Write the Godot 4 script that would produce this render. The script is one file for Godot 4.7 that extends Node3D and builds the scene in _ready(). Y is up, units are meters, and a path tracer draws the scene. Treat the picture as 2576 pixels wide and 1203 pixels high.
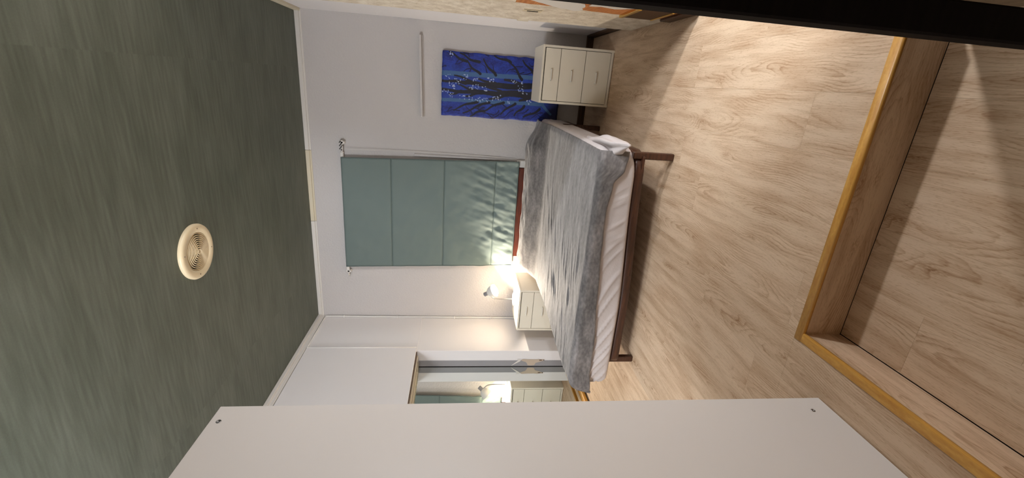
extends Node3D
# A bedroom on a raised laminate platform, photographed with the phone turned on its side.
# Metres, y up, platform floor at y = 0, the far wall at z = -4.124, the camera above the lower floor.

const FAR := -4.124
const LEFT := -2.373
const RIGHT := 0.45
const CEIL := 2.5
const LOW := -0.14

func _ready():
	setup_view()
	make_materials()
	build_shell()
	build_floor()
	build_step()
	build_left_recess()
	build_trim()
	build_door()
	build_window()
	build_blind()
	build_bed()
	build_nightstands()
	build_lamp()
	build_painting()
	build_ledge()
	build_vent()
	build_cable()
	build_wardrobe()
	build_post()
	build_side_lamp()
	build_ceiling_lamp()

# ---------------------------------------------------------------- camera, light
func setup_view():
	var cam := Camera3D.new()
	cam.name = "camera"
	cam.keep_aspect = Camera3D.KEEP_HEIGHT
	cam.fov = 57.2547
	cam.near = 0.02
	cam.transform = Transform3D(Basis(Vector3(0.07446, -0.99122, 0.10928), Vector3(0.93998, 0.03317, -0.33963), Vector3(0.33302, 0.12801, 0.93419)).orthonormalized(), Vector3(0, 1.1473, 0))
	add_child(cam)
	cam.current = true
	var we := WorldEnvironment.new()
	we.name = "world"
	var env := Environment.new()
	env.background_mode = Environment.BG_COLOR
	env.background_color = Color(0.01, 0.012, 0.02)
	env.ambient_light_source = Environment.AMBIENT_SOURCE_DISABLED
	env.tonemap_mode = Environment.TONE_MAPPER_LINEAR
	env.tonemap_exposure = 1.4
	env.sdfgi_enabled = true
	env.ssao_enabled = true
	env.ssil_enabled = true
	we.environment = env
	add_child(we)

const SIDE_LAMP := Vector3(1.3, 1.27, -1.75)
const SIDE_ENERGY := 1.45
const BEDSIDE_ENERGY := 1.0
const HALL_LAMP := Vector3(1.585, 2.36, -0.54)
const HALL_ENERGY := 4.0
const ROOM_LAMP := Vector3(-1.75, 2.36, -0.1)
const ROOM_ENERGY := 4.0

func omni(called, at: Vector3, energy: float, colour: Color, size: float, parent):
	var l := OmniLight3D.new()
	l.name = called
	l.position = at
	l.light_energy = energy
	l.light_color = colour
	l.light_size = size
	l.omni_range = 12.0
	l.omni_attenuation = 2.0
	l.shadow_enabled = true
	parent.add_child(l, true)
	return l

# ---------------------------------------------------------------- mesh helpers
func sf(smooth := false) -> SurfaceTool:
	var st := SurfaceTool.new()
	st.begin(Mesh.PRIMITIVE_TRIANGLES)
	st.set_smooth_group(0 if smooth else -1)
	return st

func tri(st: SurfaceTool, a: Vector3, b: Vector3, c: Vector3, out: Vector3, ua := Vector2.ZERO, ub := Vector2.ZERO, uc := Vector2.ZERO):
	if (a - c).cross(a - b).dot(out) < 0.0:
		var t := b
		b = c
		c = t
		var tu := ub
		ub = uc
		uc = tu
	st.set_uv(ua)
	st.add_vertex(a)
	st.set_uv(ub)
	st.add_vertex(b)
	st.set_uv(uc)
	st.add_vertex(c)

func quad(st: SurfaceTool, a: Vector3, b: Vector3, c: Vector3, d: Vector3, out: Vector3, uv := []):
	if uv.is_empty():
		uv = [Vector2(0, 0), Vector2(1, 0), Vector2(1, 1), Vector2(0, 1)]
	tri(st, a, b, c, out, uv[0], uv[1], uv[2])
	tri(st, a, c, d, out, uv[0], uv[2], uv[3])

# a box from corner lo to corner hi with chamfered edges, set by a transform
func bx(st: SurfaceTool, lo: Vector3, hi: Vector3, ch := 0.002, tf := Transform3D()):
	var c := (lo + hi) * 0.5
	var h := (hi - lo) * 0.5
	h = h.abs()
	ch = minf(ch, minf(h.x, minf(h.y, h.z)) * 0.9)
	var pt := func(s: Vector3, axis: int) -> Vector3:
		var v := Vector3(s.x * (h.x - ch), s.y * (h.y - ch), s.z * (h.z - ch))
		v[axis] = s[axis] * h[axis]
		return tf * (c + v)
	for axis in 3:
		var u := (axis + 1) % 3
		var w := (axis + 2) % 3
		for s in [-1.0, 1.0]:
			var q := []
			for k in [[-1.0, -1.0], [1.0, -1.0], [1.0, 1.0], [-1.0, 1.0]]:
				var g := Vector3.ZERO
				g[axis] = s
				g[u] = k[0]
				g[w] = k[1]
				q.append(pt.call(g, axis))
			var n := Vector3.ZERO
			n[axis] = s
			quad(st, q[0], q[1], q[2], q[3], tf.basis * n)
		for su in [-1.0, 1.0]:
			for sw in [-1.0, 1.0]:
				var g0 := Vector3.ZERO
				g0[u] = su
				g0[w] = sw
				var g1 := g0
				g0[axis] = -1.0
				g1[axis] = 1.0
				var n2 := Vector3.ZERO
				n2[u] = su
				n2[w] = sw
				quad(st, pt.call(g0, u), pt.call(g1, u), pt.call(g1, w), pt.call(g0, w), tf.basis * n2)
	for sx in [-1.0, 1.0]:
		for sy in [-1.0, 1.0]:
			for sz in [-1.0, 1.0]:
				var g := Vector3(sx, sy, sz)
				tri(st, pt.call(g, 0), pt.call(g, 1), pt.call(g, 2), tf.basis * g)

# profile points (radius, height) turned round the local y axis
func lathe(st: SurfaceTool, prof: Array, n: int, tf := Transform3D(), inside := false):
	for i in n:
		var a0 := TAU * i / n
		var a1 := TAU * (i + 1) / n
		for k in prof.size() - 1:
			var p: Vector2 = prof[k]
			var q: Vector2 = prof[k + 1]
			var A := Vector3(cos(a0) * p.x, p.y, sin(a0) * p.x)
			var B := Vector3(cos(a1) * p.x, p.y, sin(a1) * p.x)
			var C := Vector3(cos(a1) * q.x, q.y, sin(a1) * q.x)
			var D := Vector3(cos(a0) * q.x, q.y, sin(a0) * q.x)
			var d := q - p
			var am := (a0 + a1) * 0.5
			var o := Vector3(cos(am) * d.y, -d.x, sin(am) * d.y)
			if inside:
				o = -o
			o = tf.basis * o
			if p.x > 0.00001:
				tri(st, tf * A, tf * B, tf * C, o)
			if q.x > 0.00001:
				tri(st, tf * A, tf * C, tf * D, o)

func tube(st: SurfaceTool, pts: Array, r: float, n := 10):
	var rings := []
	var up := Vector3(0.31, 0.17, 0.93).normalized()
	for i in pts.size():
		var t: Vector3 = (pts[mini(i + 1, pts.size() - 1)] - pts[maxi(i - 1, 0)]).normalized()
		var x := up.cross(t).normalized()
		var y := t.cross(x)
		up = y.cross(Vector3.ZERO) if false else up
		var ring := []
		for k in n:
			var a := TAU * k / n
			ring.append(pts[i] + (x * cos(a) + y * sin(a)) * r)
		rings.append(ring)
	for i in pts.size() - 1:
		for k in n:
			var k2 := (k + 1) % n
			var mid: Vector3 = (rings[i][k] + rings[i][k2]) * 0.5 - pts[i]
			quad(st, rings[i][k], rings[i][k2], rings[i + 1][k2], rings[i + 1][k], mid)
	for e in [0, pts.size() - 1]:
		var o: Vector3 = pts[0] - pts[1] if e == 0 else pts[e] - pts[e - 1]
		for k in n:
			tri(st, pts[e], rings[e][k], rings[e][(k + 1) % n], o)

# a smooth curve through the given points
func curve(ctrl: Array, steps: int) -> Array:
	var out := []
	for i in ctrl.size() - 1:
		var p0: Vector3 = ctrl[maxi(i - 1, 0)]
		var p1: Vector3 = ctrl[i]
		var p2: Vector3 = ctrl[i + 1]
		var p3: Vector3 = ctrl[mini(i + 2, ctrl.size() - 1)]
		for k in steps:
			var t := float(k) / steps
			out.append(p1.cubic_interpolate(p2, p0, p3, t))
	out.append(ctrl[-1])
	return out

# a grid of points [row][column] as one surface; out tells the front side
func sheet(st: SurfaceTool, g: Array, out: Vector3, closed := false, outs = null):
	var nr := g.size()
	var nc: int = g[0].size()
	for r in nr - 1:
		for c in (nc if closed else nc - 1):
			var c2 := (c + 1) % nc
			var a: Vector3 = g[r][c]
			var b: Vector3 = g[r][c2]
			var d: Vector3 = g[r + 1][c2]
			var e: Vector3 = g[r + 1][c]
			var o := out
			if outs != null:
				o = outs.call(r, c)
			var u0 := float(c) / (nc - 1)
			var u1 := float(c + 1) / (nc - 1)
			var v0 := float(r) / (nr - 1)
			var v1 := float(r + 1) / (nr - 1)
			quad(st, a, b, d, e, o, [Vector2(u0, v0), Vector2(u1, v0), Vector2(u1, v1), Vector2(u0, v1)])

# cloth with a thickness: the grid, its copy set back by thick along the local normal, and a rim
func cloth(st: SurfaceTool, g: Array, thick: float, facing := 1.0):
	var nr := g.size()
	var nc: int = g[0].size()
	var back := []
	var nrm := []
	for r in nr:
		var row := []
		var nrow := []
		for c in nc:
			var du: Vector3 = g[r][mini(c + 1, nc - 1)] - g[r][maxi(c - 1, 0)]
			var dv: Vector3 = g[mini(r + 1, nr - 1)][c] - g[maxi(r - 1, 0)][c]
			var n := du.cross(dv).normalized() * facing
			nrow.append(n)
			row.append(g[r][c] - n * thick)
		back.append(row)
		nrm.append(nrow)
	sheet(st, g, Vector3.UP, false, func(r, c): return nrm[r][c])
	sheet(st, back, Vector3.UP, false, func(r, c): return -nrm[r][c])
	for r in nr - 1:
		for c in [0, nc - 1]:
			var c1 := 1 if c == 0 else nc - 2
			quad(st, g[r][c], g[r + 1][c], back[r + 1][c], back[r][c], g[r][c] - g[r][c1])
	for c in nc - 1:
		for r in [0, nr - 1]:
			var r1 := 1 if r == 0 else nr - 2
			quad(st, g[r][c], g[r][c + 1], back[r][c + 1], back[r][c], g[r][c] - g[r1][c])

func obj(called: String, st: SurfaceTool, m: Material, parent: Node = self) -> MeshInstance3D:
	st.generate_normals()
	var o := MeshInstance3D.new()
	o.name = called
	o.mesh = st.commit()
	o.material_override = m
	o.cast_shadow = GeometryInstance3D.SHADOW_CASTING_SETTING_ON
	parent.add_child(o, true)
	return o

func box(called: String, lo: Vector3, hi: Vector3, m: Material, parent: Node = self, ch := 0.002) -> MeshInstance3D:
	var st := sf()
	bx(st, lo, hi, ch)
	return obj(called, st, m, parent)

func thing(called: String, label: String, category: String, at := Vector3.ZERO, group := "") -> Node3D:
	var o := Node3D.new()
	o.name = called
	o.position = at
	add_child(o, true)
	tag(o, label, category, group)
	return o

func tag(o: Node, label: String, category: String, group := ""):
	o.set_meta("label", label)
	o.set_meta("category", category)
	if group != "":
		o.set_meta("group", group)

func setting(called: String, label: String, category: String) -> Node3D:
	var o := thing(called, label, category)
	o.set_meta("kind", "structure")
	return o

# ---------------------------------------------------------------- materials
var M := {}

func mat(c: Color, rough := 0.6, metal := 0.0) -> StandardMaterial3D:
	var m := StandardMaterial3D.new()
	m.albedo_color = c
	m.roughness = rough
	m.metallic = metal
	return m

func rgb(r: int, g: int, b: int) -> Color:
	return Color8(r, g, b)

func noise(seed_: int, freq: float, oct := 3) -> FastNoiseLite:
	var n := FastNoiseLite.new()
	n.seed = seed_
	n.noise_type = FastNoiseLite.TYPE_SIMPLEX_SMOOTH
	n.frequency = freq
	n.fractal_octaves = oct
	return n

func image_tex(w: int, h: int, f: Callable) -> ImageTexture:
	var data := PackedByteArray()
	data.resize(w * h * 3)
	var i := 0
	for y in h:
		for x in w:
			var c: Color = f.call(x, y)
			data[i] = int(clampf(c.r, 0, 1) * 255.0)
			data[i + 1] = int(clampf(c.g, 0, 1) * 255.0)
			data[i + 2] = int(clampf(c.b, 0, 1) * 255.0)
			i += 3
	var img := Image.create_from_data(w, h, false, Image.FORMAT_RGB8, data)
	img.generate_mipmaps()
	return ImageTexture.create_from_image(img)

func noise_tex(seed_: int, freq: float, oct: int, size: int, normal := false, strength := 4.0, ramp: Gradient = null) -> NoiseTexture2D:
	var t := NoiseTexture2D.new()
	t.width = size
	t.height = size
	t.seamless = true
	t.noise = noise(seed_, freq, oct)
	t.as_normal_map = normal
	t.bump_strength = strength
	if ramp:
		t.color_ramp = ramp
	return t

func ramp(stops: Array) -> Gradient:
	var g := Gradient.new()
	var o := PackedFloat32Array()
	var c := PackedColorArray()
	for s in stops:
		o.append(s[0])
		c.append(s[1])
	g.offsets = o
	g.colors = c
	return g

# one oak laminate board, 1.29 m along the texture's x and 0.19 m across
func oak_tex(seed_: int) -> ImageTexture:
	var rng := RandomNumberGenerator.new()
	rng.seed = seed_
	var nw := noise(seed_ + 1, 1.0, 2)
	var nf := noise(seed_ + 2, 1.0, 2)
	var nb := noise(seed_ + 3, 1.0, 2)
	var lc := rng.randf_range(0.25, 1.05)
	var cc := rng.randf_range(0.04, 0.15)
	var k2 := rng.randf_range(0.07, 0.13)
	var knots := []
	for k in rng.randi_range(1, 3):
		knots.append([rng.randf_range(0.08, 1.2), rng.randf_range(0.02, 0.17), rng.randf_range(0.6, 1.3)])
	var light := Color(0.868, 0.764, 0.650)
	var dark := Color(0.60, 0.452, 0.325)
	var tone := rng.randf_range(-0.022, 0.022)
	var w := 1152
	var h := 168
	return image_tex(w, h, func(x, y):
		var l: float = x * 1.29 / w
		var c: float = y * 0.19 / h
		var v: float = c - cc + 0.040 * nw.get_noise_2d(l * 1.5, c * 2.0)
		var bend := 0.0
		var kd := 0.0
		for k in knots:
			var dl: float = l - k[0]
			var dc: float = c - k[1]
			var e: float = (dl * dl / 0.0022 + dc * dc / 0.00022) / (k[2] * k[2])
			if e < 9.0:
				bend += 0.016 * k[2] * exp(-e * 0.5)
				kd += 0.55 * exp(-e * 2.0) * (0.55 + 0.9 * nf.get_noise_2d(l * 60.0, c * 200.0 + 77.0))
		var r: float = sqrt(v * v + pow((l - lc) * k2, 2.0)) + bend + 0.0045 * nw.get_noise_2d(l * 4.0, c * 9.0 + 50.0) + 0.0016 * nw.get_noise_2d(l * 14.0, c * 60.0 + 90.0)
		var f := fposmod(r * 118.0, 1.0)
		var ring: float = pow(f, 4.0) * (1.0 - smoothstep(0.86, 1.0, f))
		var fine: float = nf.get_noise_2d(l * 7.0, c * 420.0)
		var pore: float = clampf(nf.get_noise_2d(l * 30.0 + 300.0, c * 900.0) * 3.0 - 1.0, 0.0, 1.0)
		var blot: float = nb.get_noise_2d(l * 2.2, c * 18.0)
		var fade: float = 0.34 + 1.0 * nb.get_noise_2d(l * 2.5 + 70.0, c * 9.0)
		var t: float = clampf(0.11 + ring * 0.85 * clampf(fade, 0.06, 1.0) + fine * 0.24 + blot * 0.32 + kd + pore * 0.34, 0.0, 1.0)
		var o := light.lerp(dark, t)
		return Color(o.r + tone, o.g + tone, o.b + tone))

var oaks := []

func make_materials():
	for k in 7:
		var m := mat(Color.WHITE, 0.5)
		m.albedo_texture = oak_tex(100 + k * 17)
		m.metallic_specular = 0.35
		oaks.append(m)
	# plaster with a fine roughcast
	var w := mat(rgb(202, 197, 194), 0.85)
	w.normal_enabled = true
	w.normal_texture = noise_tex(5, 0.035, 4, 512, true, 5.0)
	w.normal_scale = 0.42
	w.uv1_triplanar = true
	w.uv1_world_triplanar = true
	w.uv1_scale = Vector3(2.2, 2.2, 2.2)
	M.plaster = w
	M.white_board = mat(rgb(236, 232, 231), 0.55)
	M.white_paint = mat(rgb(222, 217, 210), 0.5)
	M.bare = mat(rgb(196, 178, 158), 0.8)
	M.cream_trim = mat(rgb(216, 205, 180), 0.5)
	# ceiling: brushed green-grey paint, the strokes run across the room
	var nA := noise(31, 1.0, 3)
	var nB := noise(32, 1.0, 2)
	var cm := mat(Color.WHITE, 0.62)
	cm.albedo_texture = image_tex(512, 512, func(x, y):
		var a: float = nA.get_noise_2d(x * 0.012, y * 0.15)
		var b: float = nB.get_noise_2d(x * 0.006, y * 0.02)
		var d: float = nA.get_noise_2d(x * 0.6, y * 0.6 + 900.0)
		var s: float = a * 0.05 + b * 0.035 + d * 0.02
		return Color(0.342 + s, 0.364 + s, 0.318 + s))
	M.ceiling = cm
	M.brown_wall = wood_grain(43, Color(0.50, 0.42, 0.32), Color(0.40, 0.32, 0.23), 0.6)
	M.dark_gap = mat(rgb(25, 20, 16), 0.9)
	M.subfloor = mat(rgb(105, 85, 66), 0.9)
	# yellow pine nosing
	var nP := noise(41, 1.0, 3)
	var pine := mat(Color.WHITE, 0.4)
	pine.albedo_texture = image_tex(512, 64, func(x, y):
		var a: float = nP.get_noise_2d(x * 0.012, y * 0.22)
		var b: float = nP.get_noise_2d(x * 0.08, y * 0.9 + 300.0)
		var t: float = clampf(0.45 + a * 0.5 + b * 0.25, 0, 1)
		return Color(0.86, 0.66, 0.33).lerp(Color(0.70, 0.47, 0.17), t))
	M.pine = pine
	M.skirting = wood_grain(44, Color(0.36, 0.25, 0.16), Color(0.23, 0.15, 0.09), 0.5)
	M.bed_wood = wood_grain(45, Color(0.33, 0.195, 0.125), Color(0.20, 0.11, 0.068), 0.35)
	M.red_wood = wood_grain(46, Color(0.38, 0.17, 0.09), Color(0.24, 0.09, 0.05), 0.35)
	M.post_wood = wood_grain(47, Color(0.060, 0.040, 0.032), Color(0.035, 0.022, 0.018), 0.75)
	M.post_wood.metallic_specular = 0.15
	# old door: cream paint gone grey and stained
	var nD := noise(51, 1.0, 4)
	var door := mat(Color.WHITE, 0.7)
	door.albedo_texture = image_tex(384, 768, func(x, y):
		var a: float = nD.get_noise_2d(x * 0.018, y * 0.012)
		var b: float = nD.get_noise_2d(x * 0.10, y * 0.06 + 500.0)
		var t: float = clampf(0.3 + a * 0.45 + maxf(b - 0.25, 0.0) * 1.5, 0, 1)
		return Color(0.92, 0.88, 0.81).lerp(Color(0.70, 0.63, 0.53), t))
	door.uv1_triplanar = true
	door.uv1_scale = Vector3(1.0, 1.0, 1.0)
	M.door = door
	M.orange_core = wood_grain(52, Color(0.80, 0.53, 0.28), Color(0.66, 0.38, 0.16), 0.8)
	M.brass = mat(rgb(222, 184, 96), 0.3, 1.0)
	M.brown_metal = mat(rgb(78, 48, 26), 0.4, 0.3)
	M.steel = mat(rgb(150, 150, 150), 0.35, 1.0)
	M.dark_steel = mat(rgb(70, 68, 66), 0.4, 0.8)
	M.lacquer = mat(rgb(238, 230, 212), 0.35)
	M.lacquer.metallic_specular = 0.5
	M.wardrobe = mat(rgb(228, 224, 220), 0.38)
	M.handle = mat(rgb(235, 230, 220), 0.3)
	M.mirror = mat(rgb(232, 236, 232), 0.015, 1.0)
	M.grey_paint = mat(rgb(150, 148, 150), 0.45)
	# mattress sheet
	var nS := noise_tex(61, 0.08, 2, 256, true, 1.5)
	var s := mat(rgb(193, 184, 181), 0.9)
	s.normal_enabled = true
	s.normal_texture = nS
	s.normal_scale = 0.25
	s.uv1_triplanar = true
	s.uv1_scale = Vector3(4, 4, 4)
	M.sheet = s
	# velvety grey throw: brushed pile, streaks across the bed
	var nV := noise(71, 1.0, 4)
	var bl := mat(Color.WHITE, 0.75)
	bl.albedo_texture = image_tex(640, 640, func(x, y):
		var a: float = nV.get_noise_2d(x * 0.012, y * 0.05)
		var b: float = nV.get_noise_2d(x * 0.07 + 200.0, y * 0.16)
		var d: float = nV.get_noise_2d(x * 0.005, y * 0.012 + 700.0)
		var v: float = 0.385 + a * 0.12 + b * 0.09 + d * 0.06
		return Color(v * 1.03, v * 0.985, v * 0.97))
	bl.rim_enabled = true
	bl.rim = 0.6
	bl.rim_tint = 0.3
	M.blanket = bl
	# roman blind
	var cu := mat(rgb(108, 122, 118), 0.7)
	cu.normal_enabled = true
	cu.normal_texture = noise_tex(81, 0.2, 2, 256, true, 2.0)
	cu.normal_scale = 0.2
	cu.uv1_triplanar = true
	cu.uv1_scale = Vector3(5, 5, 5)
	M.blind = cu
	M.blind_dark = mat(rgb(92, 106, 102), 0.75)
	M.cream_plastic = mat(rgb(226, 208, 172), 0.4)
	M.white_plastic = mat(rgb(235, 232, 226), 0.4)
	M.shadow_hole = mat(rgb(30, 24, 18), 0.9)

func wood_grain(seed_: int, a: Color, b: Color, rough: float) -> StandardMaterial3D:
	var n := noise(seed_, 1.0, 3)
	var m := mat(Color.WHITE, rough)
	m.albedo_texture = image_tex(256, 256, func(x, y):
		var t: float = clampf(0.5 + n.get_noise_2d(x * 0.012, y * 0.16) * 0.7 + n.get_noise_2d(x * 0.08, y * 0.7 + 400.0) * 0.25, 0, 1)
		return a.lerp(b, t))
	m.uv1_triplanar = true
	m.uv1_scale = Vector3(1.5, 1.5, 1.5)
	return m

# ---------------------------------------------------------------- the room
func build_shell():
	# ceiling over both rooms, textured from above
	var c := sf()
	bx(c, Vector3(-2.9, CEIL, -4.4), Vector3(3.0, CEIL + 0.15, 4.6), 0.001)
	var o := obj("ceiling", c, M.ceiling)
	M.ceiling.uv1_triplanar = true
	M.ceiling.uv1_scale = Vector3(0.55, 0.55, 0.55)
	o.set_meta("kind", "structure")
	tag(o, "dark green-grey painted ceiling with faint brush streaks", "ceiling")
	# far wall, opened for the window behind the blind
	var f := sf()
	var z0 := FAR - 0.25
	bx(f, Vector3(-2.75, LOW - 0.1, z0), Vector3(-1.62, CEIL, FAR), 0.001)
	bx(f, Vector3(-0.745, LOW - 0.1, z0), Vector3(0.7, CEIL, FAR), 0.001)
	bx(f, Vector3(-1.62, LOW - 0.1, z0), Vector3(-0.745, 0.52, FAR), 0.001)
	bx(f, Vector3(-1.62, 1.95, z0), Vector3(-0.745, CEIL, FAR), 0.001)
	var wf := obj("wall_far", f, M.plaster)
	wf.set_meta("kind", "structure")
	tag(wf, "white roughcast wall behind the head of the bed", "wall")
	# right wall: a stretch behind the old door, a doorway, then the wall beside the lower floor
	var r := sf()
	bx(r, Vector3(RIGHT, LOW - 0.1, FAR - 0.1), Vector3(RIGHT + 0.16, CEIL, -2.27), 0.001)
	var wr := obj("wall_right", r, M.white_board)
	wr.set_meta("kind", "structure")
	tag(wr, "plain white wall strip behind the weathered door at the right", "wall")
	var pw := sf()
	bx(pw, Vector3(0.257, LOW - 0.1, -1.13), Vector3(RIGHT + 0.16, CEIL, 4.5), 0.001)
	var pn := obj("wall_passage", pw, M.brown_wall)
	pn.set_meta("kind", "structure")
	tag(pn, "brown panelled wall beside the lower floor behind the dark post", "wall")
	var b := sf()
	bx(b, Vector3(-2.9, LOW - 0.1, 4.4), Vector3(3.0, CEIL, 4.6), 0.001)
	var wb := obj("wall_back", b, M.brown_wall)
	wb.set_meta("kind", "structure")
	tag(wb, "brown panelled wall at the far end behind the lower floor", "wall")
	# the space beyond the doorway
	var s := sf()
	bx(s, Vector3(2.75, LOW - 0.1, -4.4), Vector3(2.95, CEIL, 4.6), 0.001)
	bx(s, Vector3(0.6, LOW - 0.1, -3.3), Vector3(2.9, CEIL, -3.1), 0.001)
	var ws := obj("wall_hall", s, M.plaster)
	ws.set_meta("kind", "structure")
	tag(ws, "white walls of the hall beyond the doorway", "wall")

const ROW_SEAMS := {0: -2.18, 1: -1.386, 2: -2.18, 3: -1.958, 4: -1.208, 5: -1.705, 6: -2.6, 7: -1.95, 8: -2.3}

func plank(parent: Node, x0: float, x1: float, z0: float, z1: float, rowx: float, startz: float, y: float, m: Material, flip: bool):
	if x1 - x0 < 0.004 or z1 - z0 < 0.004:
		return
	var st := sf()
	var g := 0.00012
	var b := 0.0006
	var d := 0.00035
	var uv := func(x: float, z: float) -> Vector2:
		var u := (z - startz) / 1.29
		var v := (x - rowx) / 0.19
		return Vector2(1.0 - u, 1.0 - v) if flip else Vector2(u, v)
	var o := [Vector2(x0 + g, z0 + g), Vector2(x1 - g, z0 + g), Vector2(x1 - g, z1 - g), Vector2(x0 + g, z1 - g)]
	var i := [Vector2(x0 + b, z0 + b), Vector2(x1 - b, z0 + b), Vector2(x1 - b, z1 - b), Vector2(x0 + b, z1 - b)]
	var uvi := []
	var uvo := []
	for k in 4:
		uvi.append(uv.call(i[k].x, i[k].y))
		uvo.append(uv.call(o[k].x, o[k].y))
	var up := func(p: Vector2, h: float) -> Vector3: return Vector3(p.x, h, p.y)
	quad(st, up.call(i[0], y), up.call(i[1], y), up.call(i[2], y), up.call(i[3], y), Vector3.UP, uvi)
	for k in 4:
		var n := (k + 1) % 4
		var out := Vector3((o[k].x + o[n].x) * 0.5 - (x0 + x1) * 0.5, 0, (o[k].y + o[n].y) * 0.5 - (z0 + z1) * 0.5)
		quad(st, up.call(i[k], y), up.call(i[n], y), up.call(o[n], y - d), up.call(o[k], y - d), out.normalized() + Vector3.UP, [uvi[k], uvi[n], uvo[n], uvo[k]])
		quad(st, up.call(o[k], y - d), up.call(o[n], y - d), up.call(o[n], y - 0.008), up.call(o[k], y - 0.008), out, [uvo[k], uvo[n], uvo[n], uvo[k]])
	obj("plank", st, m, parent)

func build_floor():
	var rng := RandomNumberGenerator.new()
	rng.seed = 7
	var fl := setting("floor", "pale oak laminate planks of the raised bedroom floor", "floor")
	# slab under the planks, cut out round the lower floor
	var st := sf()
	bx(st, Vector3(-2.75, LOW - 0.1, FAR - 0.05), Vector3(3.0, -0.007, -1.16), 0.001)
	bx(st, Vector3(-2.75, LOW - 0.1, -1.2), Vector3(-0.72, -0.007, 4.5), 0.001)
	obj("slab", st, M.subfloor, fl)
	for row in range(-1, 14):
		var x0 := 0.05 - 0.19 * row
		var x1 := x0 + 0.19
		var seam: float = ROW_SEAMS.get(row, -1.2 - 1.2 * rng.randf())
		var z := seam - 1.29 * 4
		while z < 4.4:
			var a := maxf(z, FAR)
			var b := minf(z + 1.29, 4.4)
			var m: Material = oaks[rng.randi() % oaks.size()]
			var flip := rng.randf() < 0.5
			if b > a:
				var lx := maxf(x0, -2.56)
				var hx := minf(x1, 0.44)
				# behind the pit edge the board is whole, beside the pit it is cut at the nosing
				plank(fl, lx, hx, a, minf(b, -1.167), x0, z, 0.0, m, flip)
				if b > -1.167:
					plank(fl, lx, minf(hx, -0.733), maxf(a, -1.167), b, x0, z, 0.0, m, flip)
			z += 1.29
	# planks through the doorway
	var hall := setting("floor", "floor of the hall beyond the doorway", "floor")
	for k in 12:
		var x := 0.44 + 0.19 * k
		plank(hall, x, x + 0.19, -3.1, -1.81, x, -3.1, 0.0, oaks[k % oaks.size()], false)
		plank(hall, x, x + 0.19, -1.81, -0.52, x, -1.81, 0.0, oaks[(k + 3) % oaks.size()], true)
	var hs := sf()
	bx(hs, Vector3(0.61, LOW - 0.1, -1.17), Vector3(3.0, -0.007, 4.5), 0.001)
	obj("slab", hs, M.subfloor, hall)
	# lower floor
	var low := setting("floor", "oak laminate planks of the lower floor below the step", "floor")
	var ls := sf()
	bx(ls, Vector3(-0.75, LOW - 0.12, -1.2), Vector3(0.3, LOW - 0.007, 4.5), 0.001)
	obj("slab", ls, M.dark_gap, low)
	for row in range(-1, 5):
		var x0 := 0.052 - 0.19 * row
		var z := -1.137 - 1.29 * rng.randf_range(0.1, 0.9)
		if row == 1:
			z = -1.137 - 0.2
		while z < 4.4:
			plank(low, maxf(x0, -0.7040), minf(x0 + 0.19, 0.262), maxf(z, -1.1409), minf(z + 1.29, 4.4), x0, z, LOW, oaks[rng.randi() % oaks.size()], rng.randf() < 0.5)
			z += 1.29

func rounded_strip(a: Vector3, b: Vector3, side: Vector3, width: float, top: float, low: float) -> SurfaceTool:
	# a nosing between a and b: flat top, quarter-round front on the side towards side
	var st := sf(true)
	var prof := [Vector2(0.0, low), Vector2(0.0, top - 0.002), Vector2(0.002, top)]
	var r := 0.006
	for k in 7:
		var t := PI * 0.5 * k / 6.0
		prof.append(Vector2(width - r + sin(t) * r, top - r + cos(t) * r))
	prof.append(Vector2(width, low))
	var L := a.distance_to(b)
	for k in prof.size():
		var p: Vector2 = prof[k]
		var q: Vector2 = prof[(k + 1) % prof.size()]
		var d := q - p
		var out := side * -d.y + Vector3.UP * d.x
		var A := a + side * p.x + Vector3.UP * p.y
		var B := b + side * p.x + Vector3.UP * p.y
		var C := b + side * q.x + Vector3.UP * q.y
		var D := a + side * q.x + Vector3.UP * q.y
		var v0 := float(k) / prof.size()
		quad(st, A, B, C, D, out, [Vector2(0, v0), Vector2(L * 1.2, v0), Vector2(L * 1.2, v0 + 0.1), Vector2(0, v0 + 0.1)])
		var e := (b - a).normalized()
		tri(st, a + side * width * 0.5, A, D, -e)
		tri(st, b + side * width * 0.5, B, C, e)
	return st

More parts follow.
